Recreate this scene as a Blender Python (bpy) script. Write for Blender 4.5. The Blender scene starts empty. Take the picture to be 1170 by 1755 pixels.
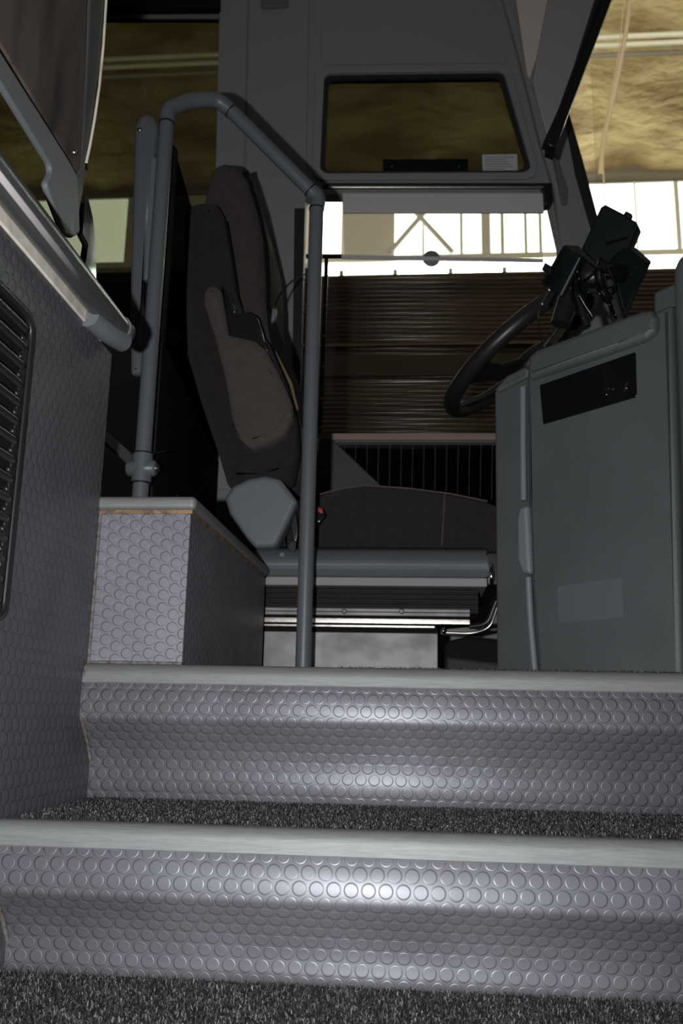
import bpy, math, random
import numpy as np
from mathutils import Vector, Matrix

random.seed(7); rng = np.random.default_rng(7)
SC = bpy.context.scene
COL = SC.collection

# ------------------------------------------------------------------ camera
F = 1544.0                      # focal length in pixels of the 1170x1755 frame
YAW, PITCH, ROLL = math.atan(.091), math.radians(12.54), .021
CAM = Vector((0, 0, .302))
RC = Matrix.Rotation(YAW, 3, 'Z') @ Matrix.Rotation(math.pi/2 + PITCH, 3, 'X') @ Matrix.Rotation(ROLL, 3, 'Z')
cd = bpy.data.cameras.new('camera'); cam = bpy.data.objects.new('camera', cd); COL.objects.link(cam)
cam.matrix_world = Matrix.Translation(CAM) @ RC.to_4x4()
cd.sensor_fit = 'VERTICAL'; cd.sensor_height = 22.3; cd.sensor_width = 14.9
cd.lens = F/1755*22.3
cd.clip_start = .02; cd.clip_end = 200
cd.dof.use_dof = True; cd.dof.focus_distance = 1.25; cd.dof.aperture_fstop = 5.6
SC.camera = cam

# ------------------------------------------------------------------ light, exposure
SC.view_settings.view_transform = 'Standard'; SC.view_settings.look = 'None'
SC.view_settings.gamma = 1; SC.view_settings.use_curve_mapping = False
SC.view_settings.exposure = 0
SC.cycles.use_denoising = True
SC.cycles.max_bounces = 8; SC.cycles.transparent_max_bounces = 12
W = bpy.data.worlds.new('world'); SC.world = W; W.use_nodes = True
W.node_tree.nodes['Background'].inputs[0].default_value = (.9, .95, 1, 1)
W.node_tree.nodes['Background'].inputs[1].default_value = .012

def area_light(name, loc, aim, w, h, power, color=(1, 1, 1)):
    l = bpy.data.lights.new(name, 'AREA'); l.shape = 'RECTANGLE'; l.size = w; l.size_y = h
    l.energy = power; l.color = color
    o = bpy.data.objects.new(name, l); COL.objects.link(o); o.location = loc
    o.rotation_euler = (Vector(aim) - Vector(loc)).to_track_quat('-Z', 'Y').to_euler()
    return o
fl = area_light('camera_flash', CAM + Vector((-.105, -.01, .005)), CAM + RC @ Vector((.0, -.02, -3)) + Vector((-.05, 0, -.1)), .022, .014, 18.0, (1, .985, .985))
area_light('hangar_fill_rear', (-3, 7.5, 5.5), (0, 13, 9.5), 14, 3, 420, (1, .95, .82))  # added fill lamp, brightens the hangar wall and roof lining
area_light('hangar_fill_front', (5.5, 3.5, 5.2), (1.5, 15, 9.5), 5, 3, 420, (1, .95, .82))  # second added fill for the hangar, no real source at this spot

# ------------------------------------------------------------------ pixel -> place
def ray(px, py): return RC @ Vector(((px - 585)/F, -(py - 877.5)/F, -1))
def PY(px, py, Y): d = ray(px, py); return CAM + d*((Y - CAM.y)/d.y)
def PX(px, py, X): d = ray(px, py); return CAM + d*((X - CAM.x)/d.x)
def PZ(px, py, Z): d = ray(px, py); return CAM + d*((Z - CAM.z)/d.z)

class Plane:
    """an upright (or tilted) plane: origin, normal facing the viewer side"""
    def __init__(s, o, n, up=(0, 0, 1)):
        s.o = Vector(o); s.n = Vector(n).normalized()
        s.u = Vector(up).cross(s.n).normalized(); s.v = s.n.cross(s.u).normalized()
    def p(s, px, py):
        d = ray(px, py); return CAM + d*((s.o - CAM).dot(s.n)/d.dot(s.n))
    def uv(s, px, py):
        q = s.p(px, py) - s.o; return (q.dot(s.u), q.dot(s.v))
    def at(s, u, v, w=0): return s.o + s.u*u + s.v*v + s.n*w
    def off(s, d): return Plane(s.o + s.n*d, s.n, s.v)
def YP(Y): return Plane((0, Y, 0), (0, -1, 0))
def XP(X): return Plane((X, 1, 0), (1, 0, 0))

# ------------------------------------------------------------------ materials
def mat(name, color, rough=.5, metal=0, spec=.5, emit=None, noise=None, bump=None, sheen=0, rvar=None):
    m = bpy.data.materials.new(name); m.use_nodes = True; nt = m.node_tree; b = nt.nodes['Principled BSDF']
    b.inputs['Base Color'].default_value = (*color, 1); b.inputs['Roughness'].default_value = rough
    b.inputs['Metallic'].default_value = metal; b.inputs['Specular IOR Level'].default_value = spec
    if sheen: b.inputs['Sheen Weight'].default_value = sheen
    if emit: b.inputs['Emission Color'].default_value = (*color, 1); b.inputs['Emission Strength'].default_value = emit
    tc = nt.nodes.new('ShaderNodeTexCoord')
    def mapped(stretch):
        mp = nt.nodes.new('ShaderNodeMapping'); mp.inputs['Scale'].default_value = stretch
        nt.links.new(tc.outputs['Object'], mp.inputs[0]); return mp
    if noise:   # (scale, color2, lo, hi, stretch)
        sc, c2, lo, hi, st = noise
        n = nt.nodes.new('ShaderNodeTexNoise'); n.inputs['Scale'].default_value = sc; n.inputs['Detail'].default_value = 6
        nt.links.new(mapped(st).outputs[0], n.inputs['Vector'])
        r = nt.nodes.new('ShaderNodeMapRange'); r.inputs[1].default_value = lo; r.inputs[2].default_value = hi
        nt.links.new(n.outputs[0], r.inputs[0])
        mx = nt.nodes.new('ShaderNodeMix'); mx.data_type = 'RGBA'
        mx.inputs[6].default_value = (*color, 1); mx.inputs[7].default_value = (*c2, 1)
        nt.links.new(r.outputs[0], mx.inputs[0]); nt.links.new(mx.outputs[2], b.inputs['Base Color'])
        if rvar:
            r2 = nt.nodes.new('ShaderNodeMapRange'); r2.inputs[1].default_value = lo; r2.inputs[2].default_value = hi
            r2.inputs[3].default_value = rough; r2.inputs[4].default_value = rvar
            nt.links.new(n.outputs[0], r2.inputs[0]); nt.links.new(r2.outputs[0], b.inputs['Roughness'])
    if bump:    # (scale, distance, stretch)
        sc, dist, st = bump
        n = nt.nodes.new('ShaderNodeTexNoise'); n.inputs['Scale'].default_value = sc; n.inputs['Detail'].default_value = 3
        nt.links.new(mapped(st).outputs[0], n.inputs['Vector'])
        bp = nt.nodes.new('ShaderNodeBump'); bp.inputs['Distance'].default_value = dist
        nt.links.new(n.outputs[0], bp.inputs['Height']); nt.links.new(bp.outputs[0], b.inputs['Normal'])
    return m
I3 = (1, 1, 1)

def stud_mat(name, color, swap=False, s=.019, rough=.6, metal=.42):
    m = mat(name, color, rough, metal=metal, spec=.6); nt = m.node_tree; b = nt.nodes['Principled BSDF']; b.inputs['IOR'].default_value = 1.6
    N = nt.nodes.new; L = nt.links.new
    uv = N('ShaderNodeUVMap'); uv.uv_map = 'UVMap'
    src = uv.outputs[0]
    if swap:
        sp = N('ShaderNodeSeparateXYZ'); cb = N('ShaderNodeCombineXYZ'); L(src, sp.inputs[0]); L(sp.outputs[0], cb.inputs[1]); L(sp.outputs[1], cb.inputs[0]); src = cb.outputs[0]
    def vm(op, a, v):
        n = N('ShaderNodeVectorMath'); n.operation = op; L(a, n.inputs[0])
        if v is not None: n.inputs[1].default_value = v
        return n
    r3 = math.sqrt(3)
    g = vm('MULTIPLY', src, (1/s, 1/s/r3, 0))
    ds = []
    for off in ((0, 0, 0), (.5, .5, 0)):
        a = vm('ADD', g.outputs[0], off); f = vm('FRACTION', a.outputs[0], None)
        c = vm('SUBTRACT', f.outputs[0], (.5, .5, 0)); k = vm('MULTIPLY', c.outputs[0], (1, r3, 0))
        ds.append(vm('LENGTH', k.outputs[0], None).outputs['Value'])
    mn = N('ShaderNodeMath'); mn.operation = 'MINIMUM'; L(ds[0], mn.inputs[0]); L(ds[1], mn.inputs[1])
    h = N('ShaderNodeMapRange'); h.interpolation_type = 'SMOOTHSTEP'
    for i, v in ((1, .345), (2, .425), (3, 1), (4, 0)): h.inputs[i].default_value = v
    L(mn.outputs[0], h.inputs[0])
    tc = N('ShaderNodeTexCoord'); nz = N('ShaderNodeTexNoise'); nz.inputs['Scale'].default_value = 900; L(tc.outputs['Object'], nz.inputs['Vector'])
    ad = N('ShaderNodeMath'); ad.operation = 'MULTIPLY_ADD'; L(nz.outputs[0], ad.inputs[0]); ad.inputs[1].default_value = .12; L(h.outputs[0], ad.inputs[2])
    bp = N('ShaderNodeBump'); bp.inputs['Distance'].default_value = .0006; bp.inputs['Strength'].default_value = 1
    L(ad.outputs[0], bp.inputs['Height']); L(bp.outputs[0], b.inputs['Normal'])
    # rim shade of each stud painted as a dark ring, and broad scuffing
    rg = N('ShaderNodeMath'); rg.operation = 'COMPARE'; L(mn.outputs[0], rg.inputs[0]); rg.inputs[1].default_value = .43; rg.inputs[2].default_value = .018
    n2 = N('ShaderNodeTexNoise'); n2.inputs['Scale'].default_value = 9; n2.inputs['Detail'].default_value = 8; L(tc.outputs['Object'], n2.inputs['Vector'])
    r2 = N('ShaderNodeMapRange'); 
    for i, v in ((1, .35), (2, .7), (3, 0), (4, 1)): r2.inputs[i].default_value = v
    L(n2.outputs[0], r2.inputs[0])
    m1 = N('ShaderNodeMix'); m1.data_type = 'RGBA'; m1.inputs[6].default_value = (*color, 1); m1.inputs[7].default_value = (*[c*.78 for c in color], 1); L(r2.outputs[0], m1.inputs[0])
    sc = N('ShaderNodeMath'); sc.operation = 'MULTIPLY'; L(rg.outputs[0], sc.inputs[0]); sc.inputs[1].default_value = .55
    m2 = N('ShaderNodeMix'); m2.data_type = 'RGBA'; L(sc.outputs[0], m2.inputs[0]); L(m1.outputs[2], m2.inputs[6]); m2.inputs[7].default_value = (*[c*.35 for c in color], 1)
    L(m2.outputs[2], b.inputs['Base Color'])
    return m

def glass_mat(name, tint, gloss=.04):
    m = bpy.data.materials.new(name); m.use_nodes = True; nt = m.node_tree; nt.nodes.clear()
    t = nt.nodes.new('ShaderNodeBsdfTransparent'); t.inputs[0].default_value = (*tint, 1)
    g = nt.nodes.new('ShaderNodeBsdfGlossy'); g.inputs['Roughness'].default_value = .03
    mx = nt.nodes.new('ShaderNodeMixShader'); mx.inputs[0].default_value = gloss
    o = nt.nodes.new('ShaderNodeOutputMaterial')
    nt.links.new(t.outputs[0], mx.inputs[1]); nt.links.new(g.outputs[0], mx.inputs[2]); nt.links.new(mx.outputs[0], o.inputs[0])
    return m

M = {}
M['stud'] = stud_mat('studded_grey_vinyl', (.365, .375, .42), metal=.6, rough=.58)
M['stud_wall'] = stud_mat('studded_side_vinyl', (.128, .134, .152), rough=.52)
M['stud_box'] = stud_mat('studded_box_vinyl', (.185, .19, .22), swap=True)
M['alu'] = mat('brushed_aluminium', (.19, .20, .20), .55, .3, noise=(60, (.145, .155, .155), .35, .75, (.6, 8, 8)), bump=(300, .0002, (.1, 3, 3)), rvar=.55)
M['plastic'] = mat('grey_moulded_plastic', (.14, .152, .165), .5, bump=(700, .0004, I3))
M['panel'] = mat('grey_wall_panel', (.27, .29, .30), .6, bump=(500, .0003, I3))
M['console'] = mat('dark_console_plastic', (.062, .070, .073), .5, bump=(600, .0006, I3), noise=(7, (.072, .080, .084), .4, .7, I3))
M['console2'] = mat('grey_patch', (.085, .096, .103), .5)
M['seatplastic'] = mat('seat_shell_plastic', (.15, .167, .183), .42, bump=(900, .0006, I3))
M['rail'] = mat('grey_powder_coated_tube', (.115, .128, .142), .38, bump=(600, .0002, I3))
M['railgrey'] = mat('handrail_grey', (.055, .06, .063), .28)
M['stripe'] = mat('handrail_pale_stripe', (.8, .76, .76), .5)
M['cream'] = mat('cream_edge_strip', (.85, .80, .70), .5, noise=(30, (.5, .46, .38), .4, .8, I3))
M['black'] = mat('black_plastic', (.012, .013, .014), .35)
M['matblack'] = mat('matt_black', (.006, .006, .006), .85, spec=.2)
M['device'] = mat('device_black', (.006, .009, .010), .5, spec=.2)
M['glossblack'] = mat('gloss_black', (.004, .005, .006), .08)
M['rubber'] = mat('rubber', (.02, .02, .02), .7)
M['leather'] = mat('wheel_leather', (.02, .02, .021), .38)
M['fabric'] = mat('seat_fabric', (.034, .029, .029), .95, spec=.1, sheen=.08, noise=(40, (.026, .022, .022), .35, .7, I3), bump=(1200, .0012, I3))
M['fabric2'] = mat('arm_fabric', (.105, .089, .084), .95, spec=.1, sheen=.1, noise=(45, (.088, .075, .071), .35, .7, I3), bump=(1200, .0012, I3))
M['brownfelt'] = mat('brown_velour', (.095, .072, .060), .9, spec=.1, sheen=.05, noise=(13, (.018, .015, .014), .38, .62, (1, 1.1, .22)), bump=(500, .001, I3))
M['fabric_lit'] = mat('seat_fabric_lit', (.070, .062, .057), .95, spec=.1, sheen=.08, noise=(40, (.058, .051, .047), .35, .7, I3), bump=(1200, .0012, I3))  # lighter copy of the seat fabric, lit look put into the colour
M['darkfelt'] = mat('dark_felt', (.020, .018, .018), .95, spec=.05, noise=(20, (.014, .012, .012), .4, .7, I3))
M['bellows'] = mat('bellows_rubber', (.06, .055, .052), .5)
M['galv'] = mat('galvanised_steel', (.30, .30, .30), .55, .4, noise=(14, (.20, .20, .205), .40, .75, (1, 1, 1.5)), rvar=.65)
M['steel'] = mat('bright_steel', (.6, .58, .54), .28, 1, noise=(80, (.35, .33, .3), .4, .7, (1, 6, 6)))
M['chrome'] = mat('chrome', (.8, .8, .8), .1, 1)
M['red'] = mat('red_plastic', (.45, .02, .015), .4)
M['caulk'] = mat('grimy_sealant', (.16, .15, .145), .8, noise=(120, (.08, .06, .05), .4, .65, I3))
M['brown_edge'] = mat('brown_adhesive_edge', (.26, .16, .09), .7, noise=(60, (.1, .07, .05), .4, .6, I3))
M['white'] = mat('paper', (.62, .62, .64), .7)
M['ink'] = mat('ink', (.2, .2, .22), .7)
M['carpet'] = mat('carpet_backing', (.022, .022, .022), .95, spec=.1, noise=(600, (.06, .06, .06), .45, .6, I3))
M['fib0'] = mat('fibre_black', (.018, .018, .018), .8, spec=.2)
M['fib1'] = mat('fibre_grey', (.095, .092, .090), .8, spec=.2)
M['fib2'] = mat('fibre_light', (.33, .33, .33), .7, spec=.3)
M['beige'] = mat('beige_headliner', (.78, .69, .64), .8)
M['visor'] = mat('visor_grey', (.30, .29, .29), .7)
M['pinkish'] = mat('sill_pinkish', (.36, .26, .22), .6)
M['blind'] = mat('blind_fabric', (.68, .65, .66), .8)
M['yellow'] = mat('yellow_stitch', (.5, .36, .05), .5)
M['wire'] = mat('dull_wire', (.16, .14, .10), .6)
M['tint'] = glass_mat('tinted_glass', (.26, .262, .215), .03)
M['clear'] = glass_mat('clear_glass', (.93, .93, .90), .03)
M['sheer'] = None
m = bpy.data.materials.new('sheer_mesh_cloth'); m.use_nodes = True; nt = m.node_tree; nt.nodes.clear()
t = nt.nodes.new('ShaderNodeBsdfTransparent'); t.inputs[0].default_value = (.95, .95, .93, 1)
d_ = nt.nodes.new('ShaderNodeBsdfDiffuse'); d_.inputs[0].default_value = (.45, .44, .44, 1)
tl = nt.nodes.new('ShaderNodeBsdfTranslucent'); tl.inputs[0].default_value = (.5, .48, .47, 1)
m1 = nt.nodes.new('ShaderNodeMixShader'); m1.inputs[0].default_value = .5
m2 = nt.nodes.new('ShaderNodeMixShader'); m2.inputs[0].default_value = .22
o = nt.nodes.new('ShaderNodeOutputMaterial')
nt.links.new(d_.outputs[0], m1.inputs[1]); nt.links.new(tl.outputs[0], m1.inputs[2])
nt.links.new(t.outputs[0], m2.inputs[1]); nt.links.new(m1.outputs[0], m2.inputs[2]); nt.links.new(m2.outputs[0], o.inputs[0])
M['sheer'] = m
M['daylight'] = mat('daylight_pane', (.93, 1, .93), .5, emit=4.0)
M['hangarframe'] = mat('hangar_frame', (.74, .70, .62), .6)
M['hangarwall'] = mat('hangar_wall', (.30, .27, .22), .8, noise=(1.2, (.16, .15, .13), .4, .65, (.2, 1, 5)))
M['insul'] = mat('spray_insulation', (.52, .40, .20), .85, noise=(.75, (.27, .18, .075), .40, .62, (1, 2.6, 1)), bump=(2.5, .15, (1, 2, 1)))
M['pipe'] = mat('white_pipe', (.62, .60, .48), .5)
M['rope'] = mat('rope', (.42, .33, .22), .8)
M['concrete'] = mat('concrete', (.25, .24, .22), .9)
m = mat('dark_ribbed_paint', (.09, .058, .040), .2, noise=(1.6, (.045, .03, .022), .4, .6, (.6, 1, 6)))
nt = m.node_tree; b = nt.nodes['Principled BSDF']
tc = nt.nodes.new('ShaderNodeTexCoord'); mp = nt.nodes.new('ShaderNodeMapping'); mp.inputs['Scale'].default_value = (.015, 1, 14)
nz = nt.nodes.new('ShaderNodeTexNoise'); nz.inputs['Scale'].default_value = 3.2; nz.inputs['Detail'].default_value = 2
bp = nt.nodes.new('ShaderNodeBump'); bp.inputs['Distance'].default_value = .02; bp.inputs['Strength'].default_value = 1
nt.links.new(tc.outputs['Object'], mp.inputs[0]); nt.links.new(mp.outputs[0], nz.inputs['Vector']); wv = nt.nodes.new('ShaderNodeTexWave'); wv.bands_direction = 'Z'; wv.inputs['Scale'].default_value = 11; wv.inputs['Distortion'].default_value = .06
nt.links.new(tc.outputs['Object'], wv.inputs['Vector'])
ad = nt.nodes.new('ShaderNodeMath'); ad.operation = 'MULTIPLY_ADD'; ad.inputs[1].default_value = .9
nt.links.new(nz.outputs[0], ad.inputs[0]); nt.links.new(wv.outputs['Fac'], ad.inputs[2])
nt.links.new(ad.outputs[0], bp.inputs['Height']); bp.inputs['Distance'].default_value = .008; nt.links.new(bp.outputs[0], b.inputs['Normal'])
b.inputs['Roughness'].default_value = .17; b.inputs['Specular IOR Level'].default_value = 1
M['ribbed'] = m

# ------------------------------------------------------------------ builders
def tag(o, label=None, cat=None, group=None, kind=None):
    if label: o['label'] = label
    if cat: o['category'] = cat
    if group: o['group'] = group
    if kind: o['kind'] = kind
    return o
def thing(name, loc, label, cat, group=None):
    o = bpy.data.objects.new(name, None); COL.objects.link(o); o.location = loc; o.empty_display_size = .05
    return tag(o, label, cat, group)
def link(name, me, m, parent=None):
    o = bpy.data.objects.new(name, me); COL.objects.link(o)
    if m is not None and not me.materials:
        for mm in (m if isinstance(m, (list, tuple)) else [m]): me.materials.append(M[mm] if isinstance(mm, str) else mm)
    if parent is not None:
        o.parent = parent; o.matrix_parent_inverse = Matrix.Translation(world_loc(parent)).inverted()
    return o
def world_loc(o):
    # every parent carries a plain location and meshes hold world coordinates
    v = Vector(o.location)
    if o.parent is not None and o.type == 'EMPTY': v += world_loc(o.parent)
    return v if o.type == 'EMPTY' else Vector((0, 0, 0))
class MB:
    def __init__(s): s.v = []; s.f = []; s.uv = []; s.sm = []; s.mi = []; s.cur = 0
    def add(s, vs, fs, smooth=False, uvs=None):
        k = len(s.v); s.v += [tuple(p) for p in vs]
        for i, f in enumerate(fs):
            s.f.append([k + j for j in f]); s.sm.append(smooth); s.mi.append(s.cur)
            s.uv.append(uvs[i] if uvs else None)
    def box(s, a, b):
        x0, y0, z0 = a; x1, y1, z1 = b
        s.add([(x, y, z) for x in (x0, x1) for y in (y0, y1) for z in (z0, z1)],
              [(0, 1, 3, 2), (4, 6, 7, 5), (0, 4, 5, 1), (2, 3, 7, 6), (0, 2, 6, 4), (1, 5, 7, 3)])
    def prism(s, pts, off, smooth=False):
        n = len(pts); off = Vector(off); pts = [Vector(p) for p in pts]
        s.add(pts + [p + off for p in pts], [tuple(range(n)), tuple(range(2*n - 1, n - 1, -1))] + [(i, n + i, n + (i + 1) % n, (i + 1) % n) for i in range(n)])
    def tube(s, path, r, seg=20, caps=True, rs=None):
        path = [Vector(p) for p in path]; n = len(path); vs = []; fs = []
        t0 = (path[1] - path[0]).normalized(); a = t0.orthogonal().normalized()
        for i, p in enumerate(path):
            t = (path[min(i + 1, n - 1)] - path[max(i - 1, 0)]).normalized()
            a = (a - t*a.dot(t)).normalized(); b = t.cross(a)
            rr = rs[i] if rs else r
            vs += [p + (a*math.cos(2*math.pi*k/seg) + b*math.sin(2*math.pi*k/seg))*rr for k in range(seg)]
        for i in range(n - 1):
            for k in range(seg): fs.append((i*seg + k, i*seg + (k + 1) % seg, (i + 1)*seg + (k + 1) % seg, (i + 1)*seg + k))
        s.add(vs, fs, True)
        if caps:
            s.add(vs[:seg], [tuple(range(seg - 1, -1, -1))]); s.add(vs[-seg:], [tuple(range(seg))])
    def ball(s, c, r, seg=16, rings=10, squash=(1, 1, 1)):
        c = Vector(c); vs = [c + Vector((0, 0, r*squash[2]))]
        for i in range(1, rings):
            th = math.pi*i/rings
            vs += [c + Vector((r*math.sin(th)*math.cos(2*math.pi*k/seg)*squash[0], r*math.sin(th)*math.sin(2*math.pi*k/seg)*squash[1], r*math.cos(th)*squash[2])) for k in range(seg)]
        vs.append(c - Vector((0, 0, r*squash[2]))); fs = []
        for k in range(seg): fs.append((0, 1 + k, 1 + (k + 1) % seg))
        for i in range(rings - 2):
            for k in range(seg):
                a = 1 + i*seg; fs.append((a + k, a + seg + k, a + seg + (k + 1) % seg, a + (k + 1) % seg))
        e = len(vs) - 1; a = 1 + (rings - 2)*seg
        for k in range(seg): fs.append((a + k, e, a + (k + 1) % seg))
        s.add(vs, fs, True)
    def sweep(s, prof, x0, x1, dirv=(1, 0, 0), closed=True, smooth=False, caps=True, seg=1):
        """section points (Vector at x0 end) swept along dirv from x0 to x1, with metre UVs"""
        d = Vector(dirv); prof = [Vector(p) for p in prof]; n = len(prof)
        L = [0]
        for i in range(1, n + 1): L.append(L[-1] + (prof[i % n] - prof[i - 1]).length)
        vs = [p + d*x0 for p in prof] + [p + d*x1 for p in prof]; fs = []; uvs = []
        for i in range(n if closed else n - 1):
            j = (i + 1) % n; fs.append((i, n + i, n + j, j)); uvs.append([(x0, -L[i]), (x1, -L[i]), (x1, -L[i + 1]), (x0, -L[i + 1])])
        s.add(vs, fs, smooth, uvs)
        if caps and closed:
            s.add(prof and [p + d*x0 for p in prof], [tuple(range(n))]); s.add([p + d*x1 for p in prof], [tuple(range(n - 1, -1, -1))])
    def build(s, name, m, parent=None, bevel=0, weld=True, auto=None, uvbox=False, segs=3):
        me = bpy.data.meshes.new(name); me.from_pydata(s.v, [], s.f)
        if any(u is not None for u in s.uv) or uvbox:
            ul = me.uv_layers.new(name='UVMap')
            for p, u in zip(me.polygons, s.uv):
                for q, li in enumerate(p.loop_indices):
                    if u is not None and not uvbox: ul.data[li].uv = u[q]
                    else:
                        co = me.vertices[me.loops[li].vertex_index].co; nn = p.normal
                        ax = max(range(3), key=lambda i: abs(nn[i]))
                        ul.data[li].uv = (co.y, co.z) if ax == 0 else (co.x, co.z) if ax == 1 else (co.x, co.y)
        for p, sm, mi in zip(me.polygons, s.sm, s.mi): p.use_smooth = sm; p.material_index = mi
        o = link(name, me, m, parent)
        if bevel:
            b = o.modifiers.new('bevel', 'BEVEL'); b.width = bevel; b.segments = segs; b.limit_method = 'ANGLE'; b.angle_limit = .5
            b.harden_normals = False
            for p in me.polygons: p.use_smooth = True
            wn = o.modifiers.new('wn', 'WEIGHTED_NORMAL'); wn.keep_sharp = False
        return o
def fillet(pts, rads, seg=6):
    """round the corners of a 2D/3D closed polygon"""
    n = len(pts); out = []; pts = [Vector(p) for p in pts]
    if not isinstance(rads, (list, tuple)): rads = [rads]*n
    for i in range(n):
        p, a, b = pts[i], pts[i - 1], pts[(i + 1) % n]; r = rads[i]
        if r <= 0: out.append(p); continue
        da, db = (a - p), (b - p); la, lb = da.length, db.length; da /= la; db /= lb
        ang = da.angle(db); t = min(r/math.tan(ang/2), la*.48, lb*.48)
        p0, p1 = p + da*t, p + db*t
        for k in range(seg + 1):
            w = k/seg; out.append(p0*(1 - w)**2 + p*2*w*(1 - w) + p1*w*w)
    return out
def fillet_path(pts, r, seg=10):
    pts = [Vector(p) for p in pts]; out = [pts[0]]
    for i in range(1, len(pts) - 1):
        p, a, b = pts[i], pts[i - 1], pts[i + 1]; da, db = a - p, b - p; la, lb = da.length, db.length; da /= la; db /= lb
        t = min(r, la*.45, lb*.45); p0, p1 = p + da*t, p + db*t
        for k in range(seg + 1):
            w = k/seg; out.append(p0*(1 - w)**2 + p*2*w*(1 - w) + p1*w*w)
    out.append(pts[-1]); return out
def spline(pts, seg=8):
    pts = [Vector(p) for p in pts]; P = [pts[0]*2 - pts[1]] + pts + [pts[-1]*2 - pts[-2]]; out = []
    for i in range(1, len(P) - 2):
        for k in range(seg):
            t = k/seg; a, b, c, d = P[i - 1:i + 3]
            out.append(.5*((2*b) + (c - a)*t + (2*a - 5*b + 4*c - d)*t*t + (3*b - a - 3*c + d)*t**3))
    out.append(pts[-1]); return out
def slab(name, pl, px, thick, m, parent=None, rad=0, bevel=0, holes=(), hrad=0, lift=0, smooth=True, uv=False):
    """outline read off on plane pl, given real thickness behind the plane; bevel rounds its rim"""
    cu = bpy.data.curves.new(name, 'CURVE'); cu.dimensions = '2D'; cu.fill_mode = 'BOTH'
    def ring(pts, r):
        q = [Vector(pl.uv(*p)) for p in pts]
        if r: q = fillet(q, r)
        sp = cu.splines.new('POLY'); sp.points.add(len(q) - 1)
        for i, a in enumerate(q): sp.points[i].co = (a.x, a.y, 0, 1)
        sp.use_cyclic_u = True
    ring(px, rad)
    for h in holes: ring(h, hrad)
    cu.extrude = max(thick/2 - bevel, .0002); cu.bevel_depth = bevel; cu.bevel_resolution = 4; cu.offset = -bevel
    co = bpy.data.objects.new(name, cu); COL.objects.link(co)
    dg = bpy.context.evaluated_depsgraph_get(); me = bpy.data.meshes.new_from_object(co.evaluated_get(dg), depsgraph=dg)
    COL.objects.unlink(co); bpy.data.objects.remove(co); bpy.data.curves.remove(cu)
    o0 = pl.o + pl.n*(lift - thick/2)
    MT = Matrix((( pl.u.x, pl.v.x, pl.n.x, o0.x), (pl.u.y, pl.v.y, pl.n.y, o0.y), (pl.u.z, pl.v.z, pl.n.z, o0.z), (0, 0, 0, 1)))
    me.transform(MT); me.materials.clear()
    if bevel and smooth:
        for p in me.polygons: p.use_smooth = abs(p.normal.dot(pl.n)) < .995
    o = link(name, me, m, parent)
    if uv:
        ul = me.uv_layers.new(name='UVMap') if not me.uv_layers else me.uv_layers[0]; ul.name = 'UVMap'
        for l in me.loops:
            q = me.vertices[l.vertex_index].co - pl.o; ul.data[l.index].uv = (q.dot(pl.u), q.dot(pl.v))
    return o
def struct(o): o['kind'] = 'structure'; return o
def screw(name, pl, px, py, r, m, parent, proud=.003):
    c = pl.p(px, py); b = MB(); b.tube([c - pl.n*.002, c + pl.n*proud*.5, c + pl.n*proud], r, 14, True, [r, r, r*.6]); return b.build(name, m, parent)

# ================================================================== THE STAIRWELL
YA, YB = 1.05, 1.28                       # lips of the two steps
XL = -.484                    # studded side wall on the left
XR = .385
Z0 = 0.0
Z1 = PY(5, 1405, YA).z; Z2 = PY(140, 1136, YB).z
print('XL', XL, 'Z1', Z1, 'Z2', Z2, 'lower floor est', PY(40, 1665, YA + .045).z, PY(1170, 1732, YA + .045).z, 'X upper', PY(142, 1165, YB).x)

b = MB(); b.box((-1.2, .2, Z0 - .06), (XR + .3, YA + .3, Z0 - .006)); struct(b.build('floor_entry', 'carpet'))
def riser_profile(y, ztop, zbot):
    H = ztop - zbot; dn = .028
    pts = [(0, dn), (0, dn + .041), (0, dn + .0445), (.0006, dn + .0462), (.0024, dn + .0483)]
    # sharp shoulder then an undercut running back, easing to upright again
    for dy, dz in ((.0098, .0550), (.0218, .0660), (.0325, .0765), (.0415, .0870), (.0485, .0980), (.0535, .1090), (.0560, .1205), (.0565, .132)): pts.append((dy, dn + dz))
    pts.append((.057, H))
    return [Vector((0, y + a, ztop - c)) for a, c in pts]
def carpet(name, x0, x1, y0, y1, z, n, parent, h=.006, notch=0):
    """short looped pile standing on a backing"""
    b = MB(); b.box((x0, y0, z - .005), (x1, y1, z)); back = None
    px = rng.uniform(x0, x1, n); py = rng.uniform(y0, y1, n)
    V = []; Fc = []; mi = []
    for i in range(n):
        a = rng.uniform(0, 2*math.pi); lean = rng.uniform(.1, .9)*h; hh = h*rng.uniform(.45, 1.1); w = rng.uniform(.00018, .00038)
        dx, dy = math.cos(a), math.sin(a); c = rng.uniform(-1, 1)
        k = len(V)
        for t in (0, .5, 1):
            q = t*t*lean; cx = px[i] + dx*q - dy*c*lean*.5*t*(1 - t)*4; cy = py[i] + dy*q + dx*c*lean*.5*t*(1 - t)*4; cz = z - .001 + hh*math.sin(t*1.9)
            V += [(cx - dy*w, cy + dx*w, cz), (cx + dy*w, cy - dx*w, cz)]
        Fc += [(k, k + 1, k + 3, k + 2), (k + 2, k + 3, k + 5, k + 4)]
        mm = 1 if rng.random() < .42 else (2 if rng.random() < .74 else 3)
        mi += [mm, mm]
    kb = len(b.v); b.v += V; b.f += [[kb + q for q in f] for f in Fc]; b.uv += [None]*len(Fc); b.sm += [True]*len(Fc); b.mi += mi
    return b.build(name, ['carpet', 'fib0', 'fib1', 'fib2'], parent)
c = carpet('carpet', XL - .35, XR + .05, .80, YA + .05, Z0, 85000, None, .0055)
tag(c, 'charcoal flecked carpet on the entry floor at the foot of the steps', 'carpet', kind='stuff')

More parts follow.
